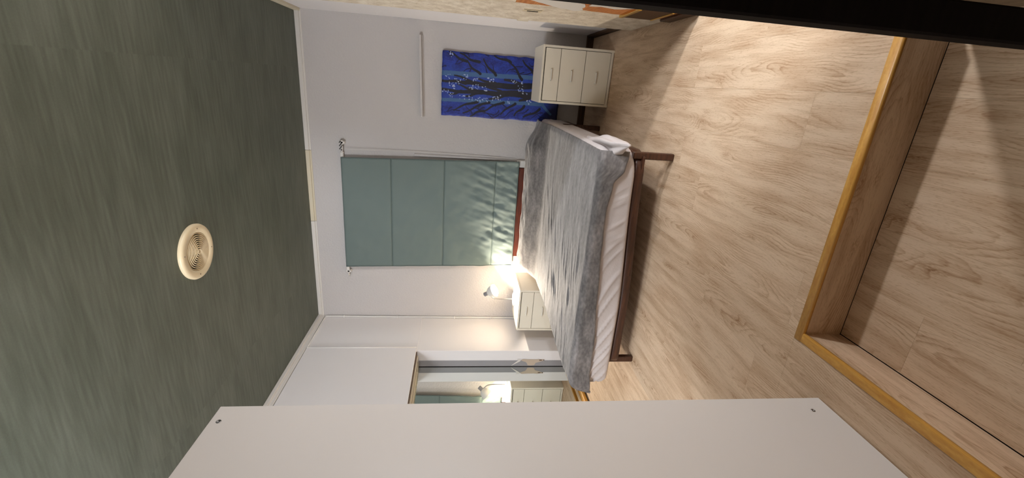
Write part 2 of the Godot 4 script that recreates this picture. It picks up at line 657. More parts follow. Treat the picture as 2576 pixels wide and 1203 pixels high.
func build_step():
	var stp := setting("trim_1", "step down to the lower floor with pine nosing and oak risers", "step")
	# nosings meet in the corner at x -0.733, z -1.167
	var n1 := obj("nosing", rounded_strip(Vector3(-0.733, 0, -1.167), Vector3(0.257, 0, -1.167), Vector3(0, 0, 1), 0.031, 0.0035, -0.007), M.pine, stp)
	n1.set_meta("label", "yellow pine nosing along the step below the bed")
	var n2 := obj("nosing", rounded_strip(Vector3(-0.733, 0, -1.136), Vector3(-0.733, 0, 4.4), Vector3(1, 0, 0), 0.032, 0.0035, -0.007), M.pine, stp)
	n2.set_meta("label", "yellow pine nosing beside the wardrobe")
	# risers: oak laminate, grain along the edge
	var a := sf()
	quad(a, Vector3(-0.70, -0.006, -1.142), Vector3(0.26, -0.006, -1.142), Vector3(0.26, LOW + 0.001, -1.142), Vector3(-0.70, LOW + 0.001, -1.142), Vector3(0, 0, 1), [Vector2(0.1, 0.1), Vector2(0.85, 0.1), Vector2(0.85, 0.8), Vector2(0.1, 0.8)])
	bx(a, Vector3(-0.71, LOW, -1.166), Vector3(0.26, -0.0065, -1.1425), 0.0005)
	obj("riser", a, oaks[2], stp)
	var b := sf()
	quad(b, Vector3(-0.706, -0.006, -1.142), Vector3(-0.706, -0.006, 0.2), Vector3(-0.706, LOW + 0.004, 0.2), Vector3(-0.706, LOW + 0.004, -1.142), Vector3(1, 0, 0), [Vector2(0.0, 0.15), Vector2(1.0, 0.15), Vector2(1.0, 0.85), Vector2(0.0, 0.85)])
	bx(b, Vector3(-0.733, LOW, -1.14), Vector3(-0.7065, -0.0065, 4.4), 0.0005)
	obj("riser", b, oaks[4], stp)

func build_left_recess():
	var wl := setting("wall_left", "white left wall with a boarded header over a recess of mirror doors", "wall")
	var p := sf()
	bx(p, Vector3(-2.75, LOW - 0.1, FAR - 0.02), Vector3(LEFT, CEIL, -3.508), 0.003)
	obj("pier", p, M.white_board, wl)
	# the upper sheet on the pier is 4 mm proud and ends at the height of the header
	var u := sf()
	bx(u, Vector3(LEFT - 0.01, 1.464, FAR - 0.01), Vector3(LEFT + 0.004, 2.44, -3.512), 0.0015)
	obj("upper_sheet", u, M.white_board, wl)
	var h := sf()
	bx(h, Vector3(LEFT - 0.012, 1.47, -3.543), Vector3(LEFT + 0.012, 2.436, -1.3), 0.0015)
	obj("header_board", h, M.white_board, wl)
	var bd := sf(true)
	var pts := [Vector3(LEFT + 0.012, 1.47, -3.541), Vector3(LEFT + 0.012, 2.436, -3.541)]
	tube(bd, pts, 0.007, 10)
	obj("bead", bd, M.white_paint, wl)
	var l := sf()
	bx(l, Vector3(-2.75, 1.50, -3.52), Vector3(LEFT - 0.005, CEIL, -1.3), 0.001)
	obj("lintel", l, M.plaster, wl)
	# inside of the recess: grey strip beside the mirror, wooden head
	var head := sf()
	bx(head, Vector3(-2.62, 1.463, -3.51), Vector3(LEFT - 0.013, 1.502, -1.3), 0.001)
	obj("recess_head", head, M.skirting, wl)
	var tr := sf()
	bx(tr, Vector3(-2.56, 1.448, -3.508), Vector3(-2.50, 1.464, -1.3), 0.001)
	bx(tr, Vector3(-2.44, 1.452, -3.508), Vector3(-2.425, 1.464, -1.3), 0.001)
	obj("door_track", tr, M.cream_trim, wl)
	var gs := sf()
	bx(gs, Vector3(-2.60, 0.0, -3.512), Vector3(-2.478, 1.447, -3.505), 0.001)
	obj("grey_strip", gs, M.grey_paint, wl)
	var ge := sf()
	bx(ge, Vector3(-2.546, 0.0, -3.506), Vector3(-2.541, 1.447, -3.502), 0.0005)
	obj("mirror_edge", ge, M.dark_gap, wl)
	# where the paint is torn off the jamb: a pale bare patch, a hanging strip and a screw hole
	var z := -3.5045
	var bare := sf()
	patch_z(bare, z, 0.0006, ragged([Vector2(-2.462, 0.47), Vector2(-2.475, 0.49), Vector2(-2.495, 0.44), Vector2(-2.531, 0.42), Vector2(-2.532, 0.36), Vector2(-2.505, 0.345), Vector2(-2.478, 0.27), Vector2(-2.466, 0.26)], 12, 0.003))
	obj("bare_plaster", bare, M.bare, wl)
	var fl := sf()
	patch_z(fl, z, 0.002, ragged([Vector2(-2.46, 0.53), Vector2(-2.475, 0.515), Vector2(-2.53, 0.575), Vector2(-2.537, 0.58), Vector2(-2.485, 0.495), Vector2(-2.462, 0.49)], 13, 0.002))
	obj("torn_strip", fl, M.white_paint, wl)
	var ho := sf()
	bx(ho, Vector3(-2.478, 0.285, z), Vector3(-2.470, 0.312, z + 0.0015), 0.0004)
	bx(ho, Vector3(-2.478, 0.262, z), Vector3(-2.470, 0.272, z + 0.0015), 0.0004)
	obj("hole", ho, M.skirting, wl)
	var rc := sf()
	bx(rc, Vector3(-2.75, LOW - 0.1, -3.52), Vector3(-2.60, 1.6, -1.25), 0.001)
	bx(rc, Vector3(-2.75, LOW - 0.1, -1.3), Vector3(LEFT, CEIL, 4.5), 0.001)
	obj("rear", rc, M.plaster, wl)
	# mirror doors
	for k in 2:
		var za := -3.507 + 1.1 * k
		var d := thing("mirror_door", ["mirrored sliding door beside the grey jamb, reflecting the bedside lamp", "mirrored sliding door behind the tall white wardrobe"][k], "mirror door")
		var mm := sf()
		bx(mm, Vector3(-2.556, 0.035, za + 0.004), Vector3(-2.546, 1.447, za + 1.1), 0.001)
		obj("mirror", mm, M.mirror, d)
		var fr := sf()
		bx(fr, Vector3(-2.57, 0.012, za), Vector3(-2.5455, 0.036, za + 1.1), 0.002)
		obj("bottom_rail", fr, M.cream_trim, d)
	var tk := sf()
	bx(tk, Vector3(-2.60, 0.0, -3.507), Vector3(-2.45, 0.011, -1.3), 0.002)
	bx(tk, Vector3(-2.47, 0.0, -3.507), Vector3(-2.45, 0.03, -1.3), 0.003)
	var sill := obj("floor_track", tk, M.pine, wl)
	sill.set_meta("label", "yellow wooden floor track of the mirror doors")

func build_trim():
	# cornice pieces: flat board with a small step, one object each length
	var c := setting("trim_2", "painted cornice between ceiling and walls", "cornice")
	var pcs := [[0.447, -0.688, M.white_paint], [-0.690, -1.352, M.cream_trim], [-1.354, LEFT, M.white_paint]]
	for q in pcs:
		var st := sf()
		bx(st, Vector3(q[1], CEIL - 0.034, FAR), Vector3(q[0], CEIL, FAR + 0.016), 0.003)
		bx(st, Vector3(q[1], CEIL - 0.050, FAR), Vector3(q[0], CEIL - 0.034, FAR + 0.008), 0.003)
		obj("cornice_board", st, q[2], c)
	var l := sf()
	bx(l, Vector3(LEFT, CEIL - 0.03, FAR), Vector3(LEFT + 0.030, CEIL, 4.4), 0.003)
	bx(l, Vector3(LEFT, CEIL - 0.06, FAR), Vector3(LEFT + 0.016, CEIL - 0.028, 4.4), 0.003)
	obj("cornice_board", l, M.white_paint, c)
	var r := sf()
	bx(r, Vector3(RIGHT - 0.022, CEIL - 0.045, FAR), Vector3(RIGHT, CEIL, -2.27), 0.003)
	obj("cornice_board", r, M.cream_trim, c)
	# brown skirting
	var bf := sf()
	bx(bf, Vector3(LEFT, 0.0, FAR), Vector3(RIGHT, 0.062, FAR + 0.014), 0.004)
	var o := obj("baseboard_far", bf, M.skirting)
	o.set_meta("kind", "structure")
	tag(o, "brown skirting along the wall behind bed and nightstands", "baseboard")
	var br := sf()
	bx(br, Vector3(RIGHT - 0.014, 0.0, FAR), Vector3(RIGHT, 0.062, -3.2), 0.004)
	bx(br, Vector3(0.386, 0.0, -2.60), Vector3(0.40, 0.062, -2.27), 0.004)
	var o2 := obj("baseboard_right", br, M.skirting)
	o2.set_meta("kind", "structure")
	tag(o2, "brown skirting at the foot of the right wall", "baseboard")

# flat piece with an outline in the plane x = const, points are (y, z), built with thickness towards -x
func patch(st: SurfaceTool, x: float, thick: float, pts: Array):
	var poly := PackedVector2Array()
	for p in pts:
		poly.append(p)
	var idx := Geometry2D.triangulate_polygon(poly)
	for k in range(0, idx.size(), 3):
		tri(st, Vector3(x - thick, poly[idx[k]].x, poly[idx[k]].y), Vector3(x - thick, poly[idx[k + 1]].x, poly[idx[k + 1]].y), Vector3(x - thick, poly[idx[k + 2]].x, poly[idx[k + 2]].y), Vector3(-1, 0, 0))
	var ctr := Vector2.ZERO
	for p in poly:
		ctr += p / poly.size()
	for k in poly.size():
		var a := poly[k]
		var b := poly[(k + 1) % poly.size()]
		var o := (a + b) * 0.5 - ctr
		quad(st, Vector3(x - thick, a.x, a.y), Vector3(x - thick, b.x, b.y), Vector3(x, b.x, b.y), Vector3(x, a.x, a.y), Vector3(0, o.x, o.y))

func patch_z(st: SurfaceTool, z: float, thick: float, pts: Array):
	var poly := PackedVector2Array()
	for p in pts:
		poly.append(p)
	var idx := Geometry2D.triangulate_polygon(poly)
	for k in range(0, idx.size(), 3):
		tri(st, Vector3(poly[idx[k]].x, poly[idx[k]].y, z + thick), Vector3(poly[idx[k + 1]].x, poly[idx[k + 1]].y, z + thick), Vector3(poly[idx[k + 2]].x, poly[idx[k + 2]].y, z + thick), Vector3(0, 0, 1))

func ragged(pts: Array, seed_: int, amount: float) -> Array:
	var rng := RandomNumberGenerator.new()
	rng.seed = seed_
	var out := []
	for i in pts.size():
		var a: Vector2 = pts[i]
		var b: Vector2 = pts[(i + 1) % pts.size()]
		var n := maxi(2, int(a.distance_to(b) / 0.03))
		for k in n:
			var p := a.lerp(b, float(k) / n)
			if k > 0:
				p += Vector2(rng.randf_range(-1, 1), rng.randf_range(-1, 1)) * amount
			out.append(p)
	return out

func build_door():
	var d := setting("door_1", "weathered cream door folded back against the right wall, paint peeled off its edge", "door")
	var st := sf()
	bx(st, Vector3(0.40, 0.012, -3.172), Vector3(0.436, 2.02, -2.60), 0.002)
	obj("leaf", st, M.door, d)
	# frame member the door hangs on, old paint torn off the core
	var jb := sf()
	bx(jb, Vector3(0.401, 0.0, -2.598), Vector3(0.62, 2.12, -2.268), 0.002)
	obj("jamb", jb, M.door, d)
	var o1 := sf()
	patch(o1, 0.4005, 0.0015, ragged([Vector2(0.88, -2.53), Vector2(0.80, -2.545), Vector2(0.68, -2.54), Vector2(0.56, -2.565), Vector2(0.53, -2.565), Vector2(0.46, -2.575), Vector2(0.24, -2.597), Vector2(0.24, -2.34), Vector2(0.39, -2.40), Vector2(0.54, -2.36), Vector2(0.70, -2.30), Vector2(0.88, -2.30)], 5, 0.006))
	patch(o1, 0.4005, 0.0013, [Vector2(0.20, -2.597), Vector2(0.063, -2.597), Vector2(0.063, -2.29), Vector2(0.20, -2.29)])
	var oc := obj("bare_core", o1, M.orange_core, d)
	oc.set_meta("label", "bare orange wood where the paint has peeled")
	var fk := sf()
	patch(fk, 0.3985, 0.003, ragged([Vector2(0.83, -2.40), Vector2(0.72, -2.49), Vector2(0.62, -2.56), Vector2(0.555, -2.592), Vector2(0.525, -2.57), Vector2(0.53, -2.46), Vector2(0.55, -2.38), Vector2(0.66, -2.30), Vector2(0.83, -2.30)], 8, 0.008))
	patch(fk, 0.3985, 0.002, ragged([Vector2(0.52, -2.42), Vector2(0.46, -2.40), Vector2(0.38, -2.43), Vector2(0.30, -2.37), Vector2(0.30, -2.29), Vector2(0.52, -2.29)], 9, 0.006))
	var pf := obj("paint_flake", fk, M.white_paint, d)
	pf.set_meta("label", "loose white flake of paint")
	# hinge: brown barrel between brass plates
	var hb := sf()
	bx(hb, Vector3(0.385, 0.275, -2.60), Vector3(0.401, 0.298, -2.32), 0.003)
	bx(hb, Vector3(0.385, 0.105, -2.60), Vector3(0.401, 0.118, -2.32), 0.003)
	var hg := obj("hinge", hb, M.brass, d)
	hg.set_meta("label", "brass hinge plates")
	var hk := sf()
	bx(hk, Vector3(0.389, 0.117, -2.598), Vector3(0.401, 0.276, -2.32), 0.004)
	obj("hinge_barrel", hk, M.brown_metal, d)
	# mortise slot and latch
	var sl := sf()
	bx(sl, Vector3(0.3985, 0.70, -2.80), Vector3(0.401, 0.81, -2.70), 0.001)
	obj("lock_plate", sl, M.cream_plastic, d)
	var hole := sf()
	bx(hole, Vector3(0.3975, 0.722, -2.782), Vector3(0.399, 0.786, -2.755), 0.0005)
	bx(hole, Vector3(0.3978, 0.705, -2.722), Vector3(0.399, 0.808, -2.714), 0.0005)
	obj("lock_slot", hole, M.shadow_hole, d)
	var la := sf()
	bx(la, Vector3(0.401, 0.712, -3.235), Vector3(0.425, 0.79, -3.168), 0.003)
	obj("latch", la, M.cream_trim, d)

func build_window():
	var w := setting("window_1", "window niche hidden behind the roman blind, with a brown wooden sill", "window")
	var fr := sf()
	var zb := FAR - 0.12
	bx(fr, Vector3(-1.62, 0.58, zb - 0.05), Vector3(-1.56, 1.95, zb), 0.003)
	bx(fr, Vector3(-0.805, 0.58, zb - 0.05), Vector3(-0.745, 1.95, zb), 0.003)
	bx(fr, Vector3(-1.56, 1.89, zb - 0.05), Vector3(-0.805, 1.95, zb), 0.003)
	bx(fr, Vector3(-1.56, 0.58, zb - 0.05), Vector3(-0.805, 0.64, zb), 0.003)
	obj("frame", fr, M.white_paint, w)
	var gl := sf()
	bx(gl, Vector3(-1.57, 0.63, zb - 0.03), Vector3(-0.795, 1.9, zb - 0.024), 0.0005)
	var gm := mat(Color(0.7, 0.8, 0.85, 0.12), 0.02)
	gm.transparency = BaseMaterial3D.TRANSPARENCY_ALPHA
	obj("pane", gl, gm, w)
	# a closed box of night behind the glass
	var ni := sf()
	bx(ni, Vector3(-1.75, 0.4, FAR - 0.30), Vector3(-0.6, 2.1, FAR - 0.251), 0.001)
	obj("shutter", ni, M.dark_gap, w)
	var si := sf()
	bx(si, Vector3(-1.635, 0.515, FAR - 0.20), Vector3(-0.74, 0.575, FAR + 0.055), 0.004)
	var so := obj("sill", si, M.red_wood, w)
	so.set_meta("label", "red-brown wooden sill below the blind")
	var en := sf()
	bx(en, Vector3(-1.70, 0.50, FAR), Vector3(-1.636, 0.60, FAR + 0.04), 0.004)
	bx(en, Vector3(-0.739, 0.50, FAR), Vector3(-0.672, 0.60, FAR + 0.04), 0.004)
	obj("sill_end", en, M.white_paint, w)
	# narrow white casing that shows beside the blind
	var cs := sf()
	bx(cs, Vector3(-0.690, 0.60, FAR), Vector3(-0.668, 1.55, FAR + 0.012), 0.003)
	obj("casing", cs, M.plaster, w)

func blind_pt(u: float, y: float, nz: FastNoiseLite) -> Vector3:
	# u 0 right edge, 1 left edge; the cloth sags and creases more towards its foot
	var t := (2.185 - y) / 1.61
	var xr := lerpf(-0.730, -0.684, t)
	var xl := lerpf(-1.789, -1.731, t)
	var x := lerpf(xr, xl, u)
	var soft := 0.004 + 0.010 * t * t
	var z := -4.066 + soft * nz.get_noise_2d(u * 6.0 - y * 2.2, y * 5.0)
	z += 0.006 * (0.3 + t) * nz.get_noise_2d(u * 3.0, y * 1.3 + 40.0)
	if y < 1.27:
		# pulled wrinkles between the last battens
		var k := smoothstep(1.27, 0.80, y)
		z += 0.010 * k * nz.get_noise_2d(u * 15.0 + y * 6.0, y * 3.2 + 9.0)
	return Vector3(x, y + 0.010 * (u - 0.5) * (0.4 - t), z)

func build_blind():
	var t := thing("roman_blind", "grey-green fabric roman blind hanging over the window above the bed", "blind", Vector3(0, 0, 0))
	var nz := noise(91, 1.0, 2)
	var seams := [2.19, 1.752, 1.268, 0.790, 0.575]
	for k in 4:
		var g := []
		var n := int((seams[k] - seams[k + 1]) / 0.012)
		for r in n + 1:
			var y := lerpf(seams[k], seams[k + 1], float(r) / n)
			var row := []
			for c in 70:
				var p := blind_pt(c / 69.0, y, nz)
				# each panel is tucked in at its seams
				var e := minf(y - seams[k + 1], seams[k] - y)
				p.z -= 0.003 * exp(-e / 0.006)
				row.append(p)
			g.append(row)
		var st := sf(true)
		cloth(st, g, 0.002, 1.0 if (g[0][1] - g[0][0]).cross(g[1][0] - g[0][0]).z > 0 else -1.0)
		obj("panel", st, M.blind, t)
	for k in range(1, 4):
		var pts := []
		for c in 40:
			var p := blind_pt(c / 39.0, seams[k], nz)
			p.z -= 0.004
			pts.append(p)
		var st := sf(true)
		tube(st, pts, 0.0035, 8)
		obj("batten", st, M.blind_dark, t)
	var hm := sf(true)
	var hp := []
	for c in 40:
		hp.append(blind_pt(c / 39.0, 0.578, nz))
	tube(hm, hp, 0.0045, 8)
	obj("hem", hm, M.blind_dark, t)
	# side hems
	for u in [0.0, 1.0]:
		var sp := []
		for r in 60:
			sp.append(blind_pt(u, lerpf(2.187, 0.577, r / 59.0), nz))
		var sh := sf(true)
		tube(sh, sp, 0.003, 6)
		obj("side_hem", sh, M.blind_dark, t)
	# head rail between two wall brackets
	var rl := sf()
	bx(rl, Vector3(-1.86, 2.166, -4.115), Vector3(-0.685, 2.194, -4.078), 0.004)
	obj("head_rail", rl, M.white_paint, t)
	var rd := sf(true)
	tube(rd, [Vector3(-0.69, 2.178, -4.09), Vector3(-0.63, 2.176, -4.09)], 0.009, 10)
	obj("rod_end", rd, M.white_paint, t)
	rd = sf(true)
	tube(rd, [Vector3(-1.85, 2.176, -4.09), Vector3(-1.90, 2.176, -4.09)], 0.007, 10)
	obj("rod_end", rd, M.white_paint, t)
	for x in [-0.60, -1.845]:
		var bk := sf()
		bx(bk, Vector3(x - 0.010, 2.150, FAR), Vector3(x + 0.010, 2.196, -4.075), 0.003)
		bx(bk, Vector3(x - 0.018, 2.162, -4.10), Vector3(x + 0.018, 2.186, -4.075), 0.004)
		obj("bracket", bk, M.white_paint, t)
	# bead chain round the right end and pull cords down the wall
	var ch := sf(true)
	for k in 9:
		var a := k / 8.0
		lathe(ch, [Vector2(0, -0.006), Vector2(0.005, -0.003), Vector2(0.005, 0.003), Vector2(0, 0.006)], 6, Transform3D(Basis(), Vector3(lerpf(-0.59, -0.665, a), 2.185 + 0.008 * sin(k * 2.1), -4.072)))
	obj("bead_chain", ch, M.dark_steel, t)
	for k in 2:
		var cd := sf(true)
		tube(cd, curve([Vector3(-0.665 + 0.012 * k, 2.165, -4.09), Vector3(-0.650 + 0.006 * k, 1.6, -4.105), Vector3(-0.654 + 0.004 * k, 1.0, -4.108), Vector3(-0.664, 0.62, -4.105)], 8), 0.0014, 6)
		obj("pull_cord", cd, M.white_paint, t)

# ---------------------------------------------------------------- bed
# outline of a slab with rounded corners, walked from the right head corner round the foot
func slab_outline(x0: float, x1: float, z0: float, z1: float, rr: float, rl: float, n := 10) -> Array:
	# x0 left, x1 right, z0 head, z1 foot
	var p := []
	var seg := 46
	for k in seg:
		p.append(Vector3(x1, 0, lerpf(z0, z1 - rr, float(k) / seg)))
	for k in n:
		var a := PI * 0.5 * k / n
		p.append(Vector3(x1 - rr + cos(a) * rr, 0, z1 - rr + sin(a) * rr))
	for k in 150:
		p.append(Vector3(lerpf(x1 - rr, x0 + rl, k / 150.0), 0, z1))
	for k in n:
		var a := PI * 0.5 * k / n
		p.append(Vector3(x0 + rl - sin(a) * rl, 0, z1 - rl + cos(a) * rl))
	for k in seg + 1:
		p.append(Vector3(x0, 0, lerpf(z1 - rl, z0, float(k) / seg)))
	return p

# the mattress lies slightly askew: its left side runs out towards the foot
func bed_left(z: float) -> float:
	return -1.735 + 0.072 * (1.0 - smoothstep(-3.25, -2.35, z))

const HEM := [[-0.27, 0.30], [-0.33, 0.285], [-0.38, 0.285], [-0.46, 0.335], [-0.63, 0.352], [-0.84, 0.345], [-1.10, 0.329], [-1.46, 0.304], [-1.66, 0.300], [-1.78, 0.285]]

func hem_y(x: float) -> float:
	for k in HEM.size() - 1:
		if x <= HEM[k][0] and x >= HEM[k + 1][0]:
			var t: float = (x - HEM[k][0]) / (HEM[k + 1][0] - HEM[k][0])
			return lerpf(HEM[k][1], HEM[k + 1][1], smoothstep(0.0, 1.0, t))
	return HEM[0][1] if x > HEM[0][0] else HEM[-1][1]

func build_bed():
	var b := thing("bed", "double bed with dark bentwood frame and white-sheeted mattress below the blind", "bed", Vector3(-1.0, 0, -3.2))
	var off := -b.position
	var M0 := Transform3D(Basis(), off)
	# bent frame: a flat band on edge round the mattress foot with rounded corners
	var fr := sf(true)
	var line := slab_outline(-1.60, -0.286, -4.05, -2.228, 0.12, 0.05)
	var rows := []
	for q in [[0.0, 0.0], [0.0, 0.040], [-0.006, 0.047], [-0.024, 0.047], [-0.030, 0.040], [-0.030, 0.0], [-0.024, -0.004], [-0.006, -0.004], [0.0, 0.0]]:
		var row := []
		for i in line.size():
			var t: Vector3 = (line[mini(i + 1, line.size() - 1)] - line[maxi(i - 1, 0)]).normalized()
			var n := Vector3(-t.z, 0, t.x)
			if n.dot(line[i] - Vector3(-0.95, 0, -3.2)) < 0:
				n = -n
			var y0: float = 0.118 + 0.046 * smoothstep(-1.3, -0.35, line[i].x)
			# the right end of the foot rail sweeps up into the side rail
			row.append(M0 * (line[i] + n * q[0] + Vector3(0, y0 + q[1], 0)))
		rows.append(row)
	sheet(fr, rows, Vector3.UP, false, func(r, c):
		var q := [Vector3(0, 0, 1), Vector3(0, 1, 1), Vector3.UP, Vector3(0, 1, -1), Vector3(0, 0, -1), Vector3(0, -1, -1), Vector3.DOWN, Vector3(0, -1, 1)]
		var t: Vector3 = (line[mini(c + 1, line.size() - 1)] - line[maxi(c - 1, 0)]).normalized()
		var n := Vector3(-t.z, 0, t.x)
		if n.dot(line[c] - Vector3(-0.95, 0, -3.2)) < 0:
			n = -n
		return n * q[r].z + Vector3.UP * q[r].y)
	obj("frame", fr, M.bed_wood, b)
	# slatted base so that the frame carries the mattress
	var sl := sf()
	for k in 11:
		var z := -3.95 + k * 0.165
		bx(sl, Vector3(-1.59, 0.165, z), Vector3(-0.31, 0.178, z + 0.07), 0.002, M0)
	obj("slats", sl, M.bed_wood, b)
	# legs
	for q in [Vector3(-0.306, 0.225, -2.262), Vector3(-1.596, 0.17, -2.285), Vector3(-0.290, 0.31, -3.61), Vector3(-1.59, 0.2, -3.9)]:
		var lg := sf()
		bx(lg, Vector3(q.x - 0.021, 0, q.z - 0.017), Vector3(q.x + 0.016, q.y, q.z + 0.017), 0.004, M0)
		obj("leg", lg, M.bed_wood, b)
	# mattress in its fitted sheet, pulled creases on the foot end
	var ms := sf(true)
	var out := slab_outline(-1.735, -0.278, -4.06, -2.205, 0.16, 0.06)
	var nz := noise(121, 1.0, 2)
	var prof := [[0.06, 0.176], [0.02, 0.178], [0.006, 0.186]]
	for k in 15:
		prof.append([0.0, lerpf(0.196, 0.375, k / 14.0)])
	prof.append_array([[0.006, 0.392], [0.018, 0.403], [0.04, 0.407], [0.12, 0.409]])
	var g := []
	for q in prof:
		var row := []
		for i in out.size():
			var t: Vector3 = (out[mini(i + 1, out.size() - 1)] - out[maxi(i - 1, 0)]).normalized()
			var n := Vector3(-t.z, 0, t.x)
			if n.dot(out[i] - Vector3(-1.0, 0, -3.2)) < 0:
				n = -n
			var p: Vector3 = out[i]
			var y: float = q[1]
			var left := smoothstep(-0.55, -1.5, p.x)
			# the underside of the mattress lies a little lower to the left
			var low := (0.035 - 0.04 * smoothstep(-0.4, -1.3, p.x)) * (1.0 - smoothstep(0.17, 0.39, y))
			var s := (p.x + p.z * 0.4) * 0.9 + y * lerpf(0.25, 1.3, left)
			var w := absf(nz.get_noise_2d(s * 9.0, y * 2.0 + p.x * 1.2))
			w = 1.0 - smoothstep(0.0, 0.22, w)
			var face := smoothstep(0.18, 0.23, y) * (1.0 - smoothstep(0.37, 0.40, y))
			var d := face * (0.011 * w * (0.25 + left) + 0.004 * nz.get_noise_2d(p.x * 4.0, y * 5.0 + 30.0))
			p.x += (bed_left(p.z) + 1.735) * smoothstep(-0.9, -1.7, p.x)
			row.append(M0 * (p + n * (d - q[0]) + Vector3(0, y + low, 0)))
		g.append(row)
	sheet(ms, g, Vector3.UP, false, func(r, c):
		var t: Vector3 = (out[mini(c + 1, out.size() - 1)] - out[maxi(c - 1, 0)]).normalized()
		var n := Vector3(-t.z, 0, t.x)
		if n.dot(out[c] - Vector3(-1.0, 0, -3.2)) < 0:
			n = -n
		return n + Vector3.UP * (-1.5 if r < 2 else (1.5 if r > prof.size() - 5 else 0.0)))
	# top and bottom
	var last: Array = g[-1]
	var first: Array = g[0]
	for i in last.size() - 1:
		tri(ms, M0 * Vector3(-1.0, 0.412, -3.2), last[i], last[i + 1], Vector3.UP)
		tri(ms, M0 * Vector3(-1.0, 0.178, -3.2), first[i], first[i + 1], Vector3.DOWN)
	obj("mattress", ms, M.sheet, b)
	# bunched corner of the sheet: a crumpled roll along the edge that ends in a point at the foot
	var cs := sf(true)
	var gg := []
	var nb := noise(131, 1.0, 1)
	var nrow := 70
	var ncol := 48
	var ctr := []
	for r in nrow:
		var t := r / (nrow - 1.0)
		var ce := Vector3(lerpf(-0.285, -0.268, smoothstep(0.0, 0.6, t)), lerpf(0.352, 0.318, t), lerpf(-2.72, -2.125, t))
		var rad := 0.010 + 0.034 * smoothstep(0.05, 0.70, t) * (1.0 - smoothstep(0.80, 1.0, t)) + 0.006 * (1.0 - t)
		if t > 0.8:
			ce += Vector3(0.020, -0.012, 0.0) * smoothstep(0.8, 1.0, t)
		if r == 0 or r == nrow - 1:
			rad = 0.001
		ctr.append(M0 * ce)
		var row := []
		for c in ncol:
			var a := TAU * c / ncol
			var d := Vector3(cos(a), sin(a) * 1.15, 0)
			var f := nb.get_noise_3d(cos(a) * 0.55 + t * 0.8, sin(a) * 0.55, t * 2.2)
			var g2 := cos(a * 3.0 + t * 4.5 + 1.6 * f) * 0.5 + 0.5
			row.append(M0 * (ce + d * rad * (0.80 + 0.35 * f + 0.32 * g2 * g2)))
		gg.append(row)
	sheet(cs, gg, Vector3.UP, true, func(r, c): return gg[r][c] - ctr[r] + Vector3(0.0001, 0, 0))
	obj("sheet_corner", cs, M.sheet, b)
	build_blanket()

func blanket_pt(s: float, q: float, nA: FastNoiseLite, nB: FastNoiseLite) -> Vector3:
	# s runs from the right edge over the bed to the left and down, q from the head over the foot and down
	var r := 0.05
	var zq := -4.085 + q
	var xe := bed_left(zq)
	var x := -0.284 - s * (-0.284 - xe + 0.115) / 1.588
	var dropx := 0.0
	if x < xe + r:
		var e := xe + r - x
		var a := minf(e / r, PI * 0.5)
		x = xe + r - sin(a) * r * 1.12
		dropx = (1.0 - cos(a)) * r + maxf(0.0, e - r * PI * 0.5)
	if s < 0.05:
		dropx = maxf(dropx, 0.012 * pow(1.0 - s / 0.05, 2.0))
	var zf := -2.182
	# round the right corner of the mattress
	var cr := 0.115
	if x > -0.284 - cr:
		var k := clampf((x + 0.284 + cr) / (cr + 0.02), 0.0, 1.0)
		zf -= cr * (1.0 - sqrt(1.0 - k * k)) * 0.75
	var z := -4.085 + q
	var dropz := 0.0
	var rz := 0.035
	if z > zf - rz:
		var e := z - (zf - rz)
		var a := minf(e / rz, PI * 0.5)
		z = zf - rz + sin(a) * rz
		dropz = (1.0 - cos(a)) * rz + maxf(0.0, e - rz * PI * 0.5)
	var y := 0.427
	# pillow hump near the head, lower at both sides
	var across := smoothstep(-0.30, -0.5, x) * (1.0 - smoothstep(-1.58, -1.70, x))
	var hump := smoothstep(-3.52, -3.78, z) * (1.0 - 0.55 * smoothstep(-3.96, -4.09, z))
	y += 0.112 * hump * (0.35 + 0.65 * across)
	# long soft folds running across the bed, tighter to the left, and pile-scale unevenness
	var lf := smoothstep(-0.7, -1.5, x)
	var fold := 1.0 - absf(nA.get_noise_2d(x * 1.6 + z * 0.9, z * 7.0 - x * 1.2)) * 2.4
	fold = smoothstep(0.35, 1.0, fold)
	var flat_ := 1.0 - smoothstep(0.0, 0.03, dropz)
	y += 0.0009 * lf * fold * flat_ + 0.003 * nB.get_noise_2d(x * 3.0, z * 6.0) * flat_
	y += crease(x, z) * flat_
	# gathered layers at the head end
	var gat := smoothstep(-3.62, -3.80, z)
	y += 0.014 * gat * nA.get_noise_2d(x * 3.5 + z * 1.5 + 40.0, z * 8.0)
	var off := nB.get_noise_2d(x * 6.0, y * 6.0 + 9.0) * 0.006 * smoothstep(0.0, 0.05, dropz)
	var off2 := nB.get_noise_2d(z * 7.0, y * 6.0 + 50.0) * 0.010 * smoothstep(0.0, 0.05, dropx)
	x -= 0.30 * dropx * smoothstep(-2.7, -2.3, z)
	var drop := maxf(dropx, dropz)
	return Vector3(x + off2, y - drop, z + off)

var creases := []

func crease(x: float, z: float) -> float:
	# pulled creases, most of them running to the left corner of the foot
	var h := 0.0
	for c in creases:
		var d: Vector2 = Vector2(x, z) - c[0]
		var along: float = d.dot(c[1])
		if along > 0.0 and along < c[2]:
			var across: float = d.dot(c[1].orthogonal()) - 0.012 * sin(along * c[4])
			if absf(across) < 0.045:
				var t: float = along / c[2]
				h += c[3] * sin(t * PI) * (exp(-across * across / 0.00020) - 0.3 * exp(-(across - 0.020) * (across - 0.020) / 0.00020))
	return h

